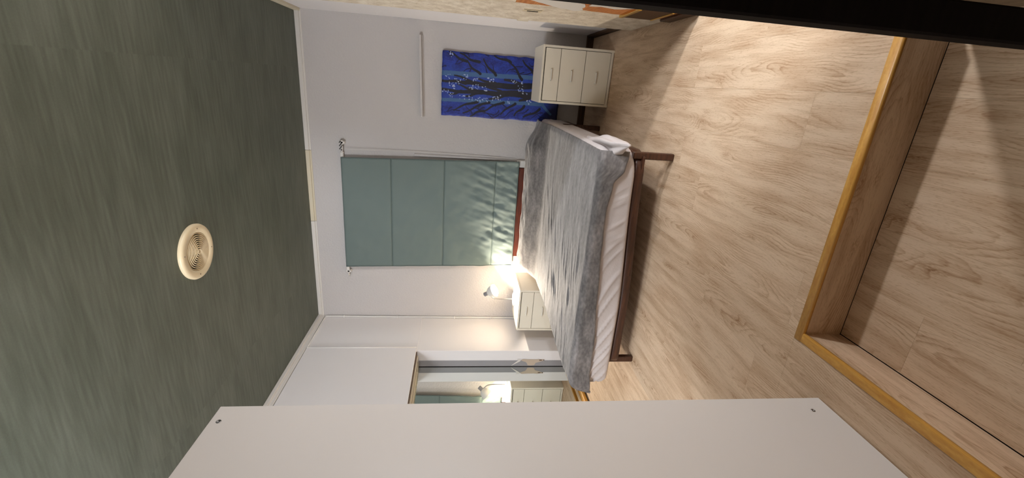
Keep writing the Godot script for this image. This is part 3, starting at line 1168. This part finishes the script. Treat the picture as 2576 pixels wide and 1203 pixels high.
func build_blanket():
	var rng := RandomNumberGenerator.new()
	rng.seed = 19
	for k in 34:
		var a := Vector2(rng.randf_range(-0.75, -1.55), rng.randf_range(-3.35, -2.35))
		if k > 26:
			a = Vector2(rng.randf_range(-0.4, -1.4), rng.randf_range(-3.55, -3.2))
		var to := (Vector2(-1.95, -2.25) - a).normalized().lerp(Vector2(-1, rng.randf_range(-0.15, 0.35)), 0.6).normalized()
		creases.append([a, to, rng.randf_range(0.16, 0.46), rng.randf_range(0.0022, 0.0055), rng.randf_range(6.0, 14.0)])
	creases.append([Vector2(-1.22, -2.92), Vector2(-0.86, 0.5).normalized(), 0.30, 0.009, 9.0])
	var nA := noise(141, 1.0, 2)
	var nB := noise(142, 1.0, 3)
	var g := []
	var nr := 190
	var nc := 190
	for r in nr:
		var row := []
		for c in nc:
			var s := 1.60 * c / (nc - 1.0)
			var x := -0.284 - s
			# length of the throw: down the foot end as far as its hem
			var hang := 0.427 - hem_y(maxf(x, -1.78)) - 0.035 + 0.055
			var total := -2.182 + 4.085 - 0.035 + hang
			row.append(blanket_pt(s, total * r / (nr - 1.0), nA, nB))
		g.append(row)
	var st := sf(true)
	cloth(st, g, 0.006, 1.0 if (g[90][91] - g[90][90]).cross(g[91][90] - g[90][90]).y > 0 else -1.0)
	var o := obj("throw_blanket", st, M.blanket)
	tag(o, "dark grey velvety throw spread over the whole bed", "blanket")

# ---------------------------------------------------------------- nightstands, lamp
func make_nightstand(label: String) -> Node3D:
	# base at the middle of the front edge, depth runs to -z
	var n := thing("nightstand", label, "nightstand", Vector3.ZERO, "white three-drawer nightstands beside the bed")
	var w := 0.207
	var h := 0.548
	var d := 0.39
	var b := sf()
	bx(b, Vector3(-w, 0, -d), Vector3(-w + 0.017, h - 0.0175, 0), 0.0012)
	bx(b, Vector3(w - 0.017, 0, -d), Vector3(w, h - 0.0175, 0), 0.0012)
	bx(b, Vector3(-w + 0.017, 0.004, -d), Vector3(w - 0.017, 0.021, 0), 0.0012)
	bx(b, Vector3(-w + 0.017, 0.02, -d), Vector3(w - 0.017, h - 0.018, -d + 0.006), 0.001)
	obj("body", b, M.lacquer, n)
	box("top", Vector3(-w, h - 0.017, -d), Vector3(w, h, 0.0), M.lacquer, n, 0.0015)
	var dk := sf()
	bx(dk, Vector3(-w + 0.017, 0.021, -0.03), Vector3(w - 0.017, h - 0.018, -0.022), 0.001)
	obj("inner_front", dk, M.shadow_hole, n)
	var ys := [0.0245, 0.2185, 0.4105, 0.5275]
	for k in 3:
		var y0: float = ys[k]
		var y1: float = ys[k + 1] - 0.004
		var dr := box("drawer", Vector3(-w + 0.0205, y0, -0.021), Vector3(w - 0.0205, y1, -0.002), M.lacquer, n, 0.0012)
		var ym := (y0 + y1) * 0.5 + 0.005
		var hd := sf(true)
		tube(hd, curve([Vector3(-0.040, ym, -0.004), Vector3(-0.038, ym, 0.014), Vector3(-0.030, ym, 0.017), Vector3(0.030, ym, 0.017), Vector3(0.038, ym, 0.014), Vector3(0.040, ym, -0.004)], 5), 0.0042, 8)
		obj("handle", hd, M.handle, dr)
	return n

func build_nightstands():
	var a := make_nightstand("white three-drawer nightstand in front of the blue painting")
	a.position = Vector3(0.087, 0, -3.487)
	var b := a.duplicate()
	b.name = "nightstand_001"
	add_child(b, true)
	b.position = Vector3(-2.0, 0, -3.61)
	b.scale = Vector3(1.02, 0.985, 1.05)
	b.set_meta("label", "white three-drawer nightstand carrying the small lamp")

func build_lamp():
	var at := Vector3(-2.03, 0.540, -3.90)
	var t := thing("table_lamp", "small white lamp with bent chrome stem glowing on the nightstand", "lamp", at)
	var b := sf(true)
	lathe(b, [Vector2(0, 0.0), Vector2(0.062, 0.0), Vector2(0.065, 0.003), Vector2(0.065, 0.011), Vector2(0.060, 0.016), Vector2(0.02, 0.019), Vector2(0.0, 0.020)], 40)
	obj("base", b, M.white_plastic, t)
	var axis := Vector3(0.57, -0.74, 0.36).normalized()
	var neck := Vector3(0.066, 0.268, 0.006)
	var s := sf(true)
	tube(s, curve([Vector3(0, 0.017, 0), Vector3(0, 0.10, 0), Vector3(0.0, 0.17, 0), Vector3(0.010, 0.215, 0.002), Vector3(0.040, 0.248, 0.004), neck], 7), 0.0045, 10)
	obj("stem", s, M.steel, t)
	var y := -axis
	var x := y.cross(Vector3(0, 0, 1)).normalized()
	var tf := Transform3D(Basis(x, y, x.cross(y)), neck)
	var c := sf(true)
	lathe(c, [Vector2(0, 0.047), Vector2(0.018, 0.047), Vector2(0.021, 0.044), Vector2(0.021, 0.004), Vector2(0.023, 0.0), Vector2(0.0, 0.0)], 28, tf)
	obj("socket", c, M.grey_paint, t)
	var sh := sf(true)
	var po := [Vector2(0.021, 0.004), Vector2(0.034, -0.006), Vector2(0.046, -0.022), Vector2(0.055, -0.044), Vector2(0.060, -0.070), Vector2(0.062, -0.078)]
	lathe(sh, po, 36, tf, true)
	var pi_ := [Vector2(0.012, 0.0), Vector2(0.032, -0.008), Vector2(0.044, -0.024), Vector2(0.053, -0.045), Vector2(0.058, -0.071), Vector2(0.0615, -0.078)]
	lathe(sh, pi_, 36, tf)
	var so := obj("shade", sh, M.white_plastic, t)
	# the bulb: a small frosted globe just inside the mouth of the shade
	var bu := sf(true)
	var prof := []
	for k in 13:
		var a := PI * k / 12.0
		prof.append(Vector2(sin(a) * 0.024, -0.062 - cos(a) * 0.024))
	lathe(bu, prof, 20, tf)
	var bm := mat(rgb(255, 240, 215), 0.5)
	bm.emission_enabled = true
	bm.emission = Color(1.0, 0.86, 0.66)
	bm.emission_energy_multiplier = 12.0
	obj("bulb", bu, bm, t)
	omni("lamp_light", tf * Vector3(0, -0.062, 0), BEDSIDE_ENERGY, Color(1.0, 0.93, 0.84), 0.02, t)
	# a short switch on the base
	var sw := sf()
	bx(sw, Vector3(0.028, 0.016, 0.020), Vector3(0.040, 0.022, 0.030), 0.002)
	obj("switch", sw, M.grey_paint, t)

# ---------------------------------------------------------------- painting, ledge, vent, cable
func stroke(img: Image, a: Vector2, b: Vector2, w0: float, w1: float, c: Color, rng: RandomNumberGenerator, alpha := 1.0, wob := 3.0):
	var n := int(a.distance_to(b)) + 1
	var perp := (b - a).normalized().orthogonal()
	var ph := rng.randf() * TAU
	for k in n:
		var t := float(k) / n
		var p := a.lerp(b, t) + perp * sin(t * 6.0 + ph) * wob
		var r := lerpf(w0, w1, t) * rng.randf_range(0.85, 1.1)
		for yy in range(int(p.y - r), int(p.y + r) + 1):
			for xx in range(int(p.x - r), int(p.x + r) + 1):
				if xx < 0 or yy < 0 or xx >= img.get_width() or yy >= img.get_height():
					continue
				if Vector2(xx - p.x, yy - p.y).length_squared() <= r * r:
					var o := img.get_pixel(xx, yy)
					var k2 := c.lerp(o, rng.randf() * 0.25)
					img.set_pixel(xx, yy, o.lerp(k2, alpha))

func build_painting():
	var W := 300
	var H := 600
	var n1 := noise(201, 1.0, 4)
	var img := Image.create(W, H, false, Image.FORMAT_RGB8)
	for y in H:
		for x in W:
			var a := n1.get_noise_2d(x * 0.03, y * 0.018)
			var b := n1.get_noise_2d(x * 0.12 + 300.0, y * 0.08)
			var side := 1.0 - smoothstep(0.22, 0.36, absf(x / float(W) - 0.48))
			var c := Color(0.085, 0.135, 0.44).lerp(Color(0.14, 0.25, 0.66), clampf(0.45 + a * 0.8 + b * 0.5, 0, 1))
			c = c.lerp(Color(0.15, 0.30, 0.66), 0.45 * side)
			if y > H * 0.86:
				c = c.lerp(Color(0.06, 0.09, 0.26), smoothstep(0.86, 0.95, y / float(H)) * (1.0 - 0.9 * x / W))
			img.set_pixel(x, y, c)
	var rng := RandomNumberGenerator.new()
	rng.seed = 77
	var dark := Color(0.085, 0.085, 0.14)
	var deep := Color(0.055, 0.075, 0.26)
	var P := func(u: float, v: float) -> Vector2: return Vector2(u * W, v * H)
	# fine dark twigs over the side fields
	for k in 34:
		var left := k % 2 == 0
		var u := rng.randf_range(0.0, 0.22) if left else rng.randf_range(0.72, 1.0)
		var v := rng.randf_range(0.02, 0.95)
		stroke(img, P.call(u, v), P.call(u + rng.randf_range(-0.16, 0.16), v - rng.randf_range(0.05, 0.15)), 3.0, 1.0, deep, rng, 0.8, 4.0)
	# pale blue uprights
	var band := Color(0.26, 0.40, 0.58)
	stroke(img, P.call(0.66, 0.0), P.call(0.70, 0.82), 11.0, 9.5, band, rng, 1.0, 0.5)
	stroke(img, P.call(0.25, 0.0), P.call(0.285, 0.86), 8.0, 9.0, band, rng, 1.0, 0.5)
	stroke(img, P.call(0.285, 0.85), P.call(0.13, 0.94), 8.0, 5.0, band, rng, 0.9, 0.5)
	stroke(img, P.call(0.70, 0.80), P.call(0.72, 0.96), 9.0, 7.0, band, rng, 0.9, 0.5)
	# branches on the right and left fields
	for q in [[0.68, 0.44, 0.92, 0.33], [0.68, 0.31, 0.86, 0.20], [0.86, 0.20, 0.98, 0.05], [0.66, 0.67, 0.90, 0.56], [0.90, 0.56, 0.99, 0.42], [0.86, 0.30, 0.97, 0.14], [0.28, 0.52, 0.12, 0.36], [0.12, 0.36, 0.02, 0.24], [0.27, 0.62, 0.08, 0.50], [0.26, 0.40, 0.06, 0.18], [0.26, 0.30, 0.10, 0.10], [0.24, 0.70, 0.06, 0.62], [0.20, 0.84, 0.05, 0.70], [0.76, 0.76, 0.95, 0.66]]:
		stroke(img, P.call(q[0], q[1]), P.call(q[2], q[3]), 6.5, 3.0, dark, rng, 0.95, 4.0)
	# the two trunks and their forks
	for q in [[0.56, 1.0, 0.555, 0.76, 15, 14], [0.555, 0.78, 0.53, 0.46, 14, 12], [0.53, 0.48, 0.535, 0.18, 11, 8], [0.535, 0.2, 0.55, 0.0, 8, 5], [0.40, 1.0, 0.42, 0.76, 17, 16], [0.42, 0.78, 0.41, 0.50, 16, 14], [0.41, 0.52, 0.395, 0.25, 13, 9], [0.395, 0.27, 0.405, 0.0, 9, 5],
		[0.41, 0.56, 0.30, 0.40, 9, 4], [0.40, 0.34, 0.33, 0.20, 8, 4], [0.41, 0.30, 0.50, 0.13, 7, 3], [0.53, 0.48, 0.62, 0.30, 9, 4], [0.54, 0.30, 0.64, 0.10, 8, 3], [0.42, 0.52, 0.52, 0.36, 7, 4], [0.56, 0.70, 0.64, 0.52, 10, 5], [0.42, 0.78, 0.31, 0.66, 10, 5], [0.40, 0.40, 0.47, 0.22, 6, 3], [0.395, 0.16, 0.33, 0.06, 6, 3]]:
		stroke(img, P.call(q[0], q[1]), P.call(q[2], q[3]), q[4], q[5], dark.lerp(Color(0.20, 0.18, 0.20), rng.randf() * 0.5), rng, 1.0, 3.0)
	# clusters of pale blossom
	for q in [[0.62, 0.05], [0.50, 0.08], [0.46, 0.10], [0.55, 0.13], [0.38, 0.03], [0.33, 0.08], [0.30, 0.17], [0.31, 0.24], [0.62, 0.20], [0.60, 0.28], [0.62, 0.38], [0.60, 0.42], [0.47, 0.25], [0.48, 0.30], [0.47, 0.36], [0.33, 0.44], [0.34, 0.48], [0.30, 0.36], [0.29, 0.30], [0.60, 0.60], [0.58, 0.66], [0.48, 0.66], [0.46, 0.70], [0.30, 0.56], [0.29, 0.74], [0.94, 0.08], [0.93, 0.86], [0.86, 0.90], [0.80, 0.84]]:
		for k in 8:
			var p: Vector2 = P.call(q[0], q[1]) + Vector2(rng.randf_range(-12, 12), rng.randf_range(-14, 14))
			stroke(img, p, p + Vector2(1, 0), rng.randf_range(1.6, 3.6), 2.0, Color(0.55, 0.64, 0.84).lerp(Color(0.80, 0.82, 0.88), rng.randf()), rng, 0.8, 0.0)
	img.generate_mipmaps()
	var m := mat(Color.WHITE, 0.6)
	m.albedo_texture = ImageTexture.create_from_image(img)
	var t := thing("painting", "blue canvas painted with dark blossoming trees, standing behind the nightstand", "painting", Vector3(-0.045, 0.26, -4.09))
	# canvas wrapped over a board with uneven edges
	var g := []
	var nz := noise(211, 1.0, 2)
	for r in 60:
		var row := []
		for c in 31:
			var u := c / 30.0
			var v := r / 59.0
			var x := lerpf(-0.263, 0.270, u) + 0.006 * nz.get_noise_2d(v * 9.0, 3.0 if u < 0.5 else 30.0) * absf(u * 2.0 - 1.0)
			var y := lerpf(1.05, 0.0, v) + 0.004 * nz.get_noise_2d(u * 7.0, 60.0)
			row.append(Vector3(x, y, 0.0 + 0.002 * nz.get_noise_2d(u * 5.0, v * 8.0)))
		g.append(row)
	var st := sf(true)
	cloth(st, g, 0.028, 1.0 if (g[0][1] - g[0][0]).cross(g[1][0] - g[0][0]).z > 0 else -1.0)
	obj("canvas", st, m, t)

func build_ledge():
	var st := sf()
	var tf := Transform3D(Basis(Vector3(0, 0, 1), deg_to_rad(1.6)), Vector3(0, 1.488, FAR))
	bx(st, Vector3(-0.335, -0.010, 0.0), Vector3(0.330, 0.012, 0.060), 0.005, tf)
	bx(st, Vector3(-0.335, -0.022, 0.0), Vector3(0.330, -0.009, 0.018), 0.003, tf)
	var o := obj("wall_ledge", st, M.plaster)
	tag(o, "narrow white ledge on the far wall above the blue painting", "ledge")

func build_vent():
	var t := thing("ceiling_vent", "round cream ribbed vent on the green ceiling", "vent", Vector3(-0.95, CEIL, -2.305))
	var tf := Transform3D(Basis(Vector3(1, 0, 0), PI), Vector3.ZERO)   # local y points down
	var f := sf(true)
	lathe(f, [Vector2(0.146, 0.0), Vector2(0.147, 0.010), Vector2(0.143, 0.018), Vector2(0.134, 0.021), Vector2(0.104, 0.019), Vector2(0.100, 0.013), Vector2(0.100, 0.002)], 64, tf)
	obj("flange", f, M.cream_plastic, t)
	for k in 9:
		var r := 0.099 - 0.0105 * k
		var y := 0.004 + 0.0012 * k
		var rg := sf()
		lathe(rg, [Vector2(r, y + 0.004), Vector2(r, y + 0.012), Vector2(r - 0.0015, y + 0.013), Vector2(r - 0.006, y + 0.006), Vector2(r - 0.006, y + 0.002), Vector2(r, y + 0.004)], 56, tf)
		obj("ring", rg, M.cream_plastic, t)
	var bk := sf(true)
	lathe(bk, [Vector2(0.101, 0.0008), Vector2(0.0, 0.0008)], 40, tf, true)
	obj("throat", bk, M.shadow_hole, t)
	var hb := sf(true)
	lathe(hb, [Vector2(0.008, 0.003), Vector2(0.007, 0.020), Vector2(0.004, 0.022), Vector2(0.0, 0.022)], 16, tf)
	for k in 4:
		var a := TAU * k / 4.0 + 0.1
		bx(hb, Vector3(0.004, 0.004, -0.0012), Vector3(0.101, 0.008, 0.0012), 0.0003, tf * Transform3D(Basis(Vector3.UP, a), Vector3.ZERO))
	obj("hub", hb, M.cream_plastic, t)
	for k in 4:
		var a := TAU * k / 4.0 + 0.15
		var sc := sf(true)
		lathe(sc, [Vector2(0.003, 0.019), Vector2(0.0028, 0.0212), Vector2(0.0, 0.0215)], 10, tf * Transform3D(Basis(), Vector3(cos(a) * 0.122, 0, sin(a) * 0.122)))
		obj("screw", sc, M.brown_metal, t)

func build_cable():
	var t := thing("wall_cable", "white cable clipped down the corner beside the lamp and along the cornice", "cable", Vector3(LEFT, 0, FAR))
	var st := sf(true)
	var pts := [Vector3(0.010, 2.434, 0.57), Vector3(0.010, 2.431, 0.30), Vector3(0.010, 2.428, 0.09), Vector3(0.011, 2.418, 0.040), Vector3(0.012, 2.385, 0.022), Vector3(0.012, 2.0, 0.021), Vector3(0.013, 1.4, 0.021), Vector3(0.013, 0.9, 0.021), Vector3(0.013, 0.07, 0.021)]
	tube(st, curve(pts, 8), 0.0065, 10)
	obj("cord", st, M.white_plastic, t)
	for y in [2.25, 1.72, 1.13, 0.75]:
		var c := sf()
		bx(c, Vector3(0.0, y - 0.006, 0.012), Vector3(0.022, y + 0.006, 0.032), 0.003)
		obj("clip", c, M.white_plastic, t)

# ---------------------------------------------------------------- wardrobe, post, the lamp beyond the doorway
func build_wardrobe():
	var o := Vector3(-1.15, 0, -0.72)
	var t := thing("wardrobe", "tall plain white wardrobe whose side panel stands beside the step", "wardrobe", o)
	var x1 := -0.853 - o.x
	var x0 := -1.47 - o.x
	var z0 := -1.009 - o.z
	var z1 := -0.43 - o.z
	var h := 1.744
	box("side_panel", Vector3(x1 - 0.018, 0.003, z0), Vector3(x1, h, z1), M.wardrobe, t, 0.0015)
	box("side_panel", Vector3(x0, 0.0, z0), Vector3(x0 + 0.018, h, z1), M.wardrobe, t, 0.0015)
	box("top", Vector3(x0 + 0.018, h - 0.02, z0 + 0.02), Vector3(x1 - 0.018, h - 0.002, z1 - 0.004), M.wardrobe, t, 0.0012)
	box("bottom", Vector3(x0 + 0.018, 0.05, z0 + 0.02), Vector3(x1 - 0.018, 0.068, z1 - 0.004), M.wardrobe, t, 0.0012)
	box("back", Vector3(x0 + 0.018, 0.0, z1 - 0.008), Vector3(x1 - 0.018, h - 0.004, z1 - 0.001), M.wardrobe, t, 0.001)
	for k in 2:
		var a := lerpf(x0 + 0.02, x1 - 0.02, 0.5 * k)
		var b := lerpf(x0 + 0.02, x1 - 0.02, 0.5 * (k + 1)) - 0.003
		var d := box("door", Vector3(a, 0.055, z0 + 0.001), Vector3(b, h - 0.004, z0 + 0.019), M.wardrobe, t, 0.0015)
		var kn := sf(true)
		lathe(kn, [Vector2(0.006, 0.0), Vector2(0.006, 0.012), Vector2(0.012, 0.018), Vector2(0.011, 0.024), Vector2(0, 0.026)], 16, Transform3D(Basis(Vector3(1, 0, 0), -PI * 0.5), Vector3(b - 0.03 if k == 0 else a + 0.03, 0.95, z0 + 0.001)))
		obj("knob", kn, M.steel, d)
	for y in [1.722, 0.068]:
		var sc := sf(true)
		var tf := Transform3D(Basis(Vector3(0, 0, 1), -PI * 0.5), Vector3(x1 - 0.0005, y, -0.953 - o.z))
		lathe(sc, [Vector2(0.0065, 0.0), Vector2(0.006, 0.0015), Vector2(0.003, 0.0018), Vector2(0.0028, 0.0006), Vector2(0, 0.0006)], 16, tf)
		obj("screw", sc, M.steel, t)

func build_post():
	var st := sf()
	bx(st, Vector3(0.131, LOW, -0.785), Vector3(0.188, CEIL, -0.735), 0.004)
	var o := obj("door_post", st, M.post_wood)
	tag(o, "nearly black wooden post standing on the lower floor close by at the right", "post")

func build_ceiling_lamp():
	# the hall's ceiling lamp
	dome_lamp(HALL_LAMP, HALL_ENERGY, "round white ceiling lamp in the hall beyond the doorway")
	# and the bedroom's own, in the corner behind the wardrobe
	dome_lamp(ROOM_LAMP, ROOM_ENERGY, "round white ceiling lamp in the corner behind the wardrobe")

func dome_lamp(at: Vector3, energy: float, label: String):
	var t := thing("ceiling_lamp", label, "lamp", Vector3(at.x, CEIL, at.z))
	var b := sf(true)
	lathe(b, [Vector2(0.13, 0.0), Vector2(0.13, -0.03), Vector2(0.12, -0.035), Vector2(0.0, -0.035)], 32, Transform3D(), true)
	obj("base", b, M.white_paint, t)
	var d := sf(true)
	var prof := []
	for k in 9:
		var a := PI * 0.5 * k / 8.0
		prof.append(Vector2(sin(a) * 0.115, -0.035 - cos(a) * 0.075))
	lathe(d, prof, 32)
	var gm := mat(rgb(255, 250, 240), 0.5)
	gm.emission_enabled = true
	gm.emission = Color(1.0, 0.96, 0.93)
	gm.emission_energy_multiplier = 3.0
	obj("shade", d, gm, t)
	omni("ceiling_light", Vector3(0, -0.19, 0), energy, Color(0.95, 0.97, 1.0), 0.3, t)

func build_side_lamp():
	# the lamp in the hall that lights the room through the doorway
	var t := thing("floor_lamp", "floor lamp with a white globe under a hood in the hall beyond the doorway", "lamp", Vector3(SIDE_LAMP.x, 0, SIDE_LAMP.z))
	var b := sf(true)
	lathe(b, [Vector2(0, 0), Vector2(0.13, 0), Vector2(0.13, 0.015), Vector2(0.02, 0.03), Vector2(0.012, 0.05), Vector2(0.012, SIDE_LAMP.y - 0.07), Vector2(0.03, SIDE_LAMP.y - 0.055), Vector2(0.0, SIDE_LAMP.y - 0.05)], 28)
	obj("stand", b, M.steel, t)
	var g := sf(true)
	var prof := []
	for k in 15:
		var a := PI * k / 14.0
		prof.append(Vector2(sin(a) * 0.055, SIDE_LAMP.y - cos(a) * 0.055))
	lathe(g, prof, 24)
	var gm := mat(rgb(255, 250, 240), 0.5)
	gm.emission_enabled = true
	gm.emission = Color(1.0, 0.95, 0.88)
	gm.emission_energy_multiplier = 8.0
	obj("globe", g, gm, t)
	# metal hood over the globe: it throws the light down and sideways
	var hd := sf(true)
	var a0 := deg_to_rad(21.0)
	lathe(hd, [Vector2(0.16, SIDE_LAMP.y + 0.16 * tan(a0)), Vector2(0.13, SIDE_LAMP.y + 0.10), Vector2(0.07, SIDE_LAMP.y + 0.135), Vector2(0.0, SIDE_LAMP.y + 0.145)], 36, Transform3D())
	lathe(hd, [Vector2(0.158, SIDE_LAMP.y + 0.16 * tan(a0)), Vector2(0.128, SIDE_LAMP.y + 0.097), Vector2(0.068, SIDE_LAMP.y + 0.131), Vector2(0.0, SIDE_LAMP.y + 0.141)], 36, Transform3D(), true)
	obj("hood", hd, M.white_paint, t)
	var rd := sf()
	bx(rd, Vector3(-0.004, SIDE_LAMP.y + 0.050, -0.004), Vector3(0.004, SIDE_LAMP.y + 0.142, 0.004), 0.001)
	obj("hood_rod", rd, M.steel, t)
	omni("globe_light", Vector3(0, SIDE_LAMP.y, 0), SIDE_ENERGY, Color(0.95, 0.97, 1.0), 0.05, t)
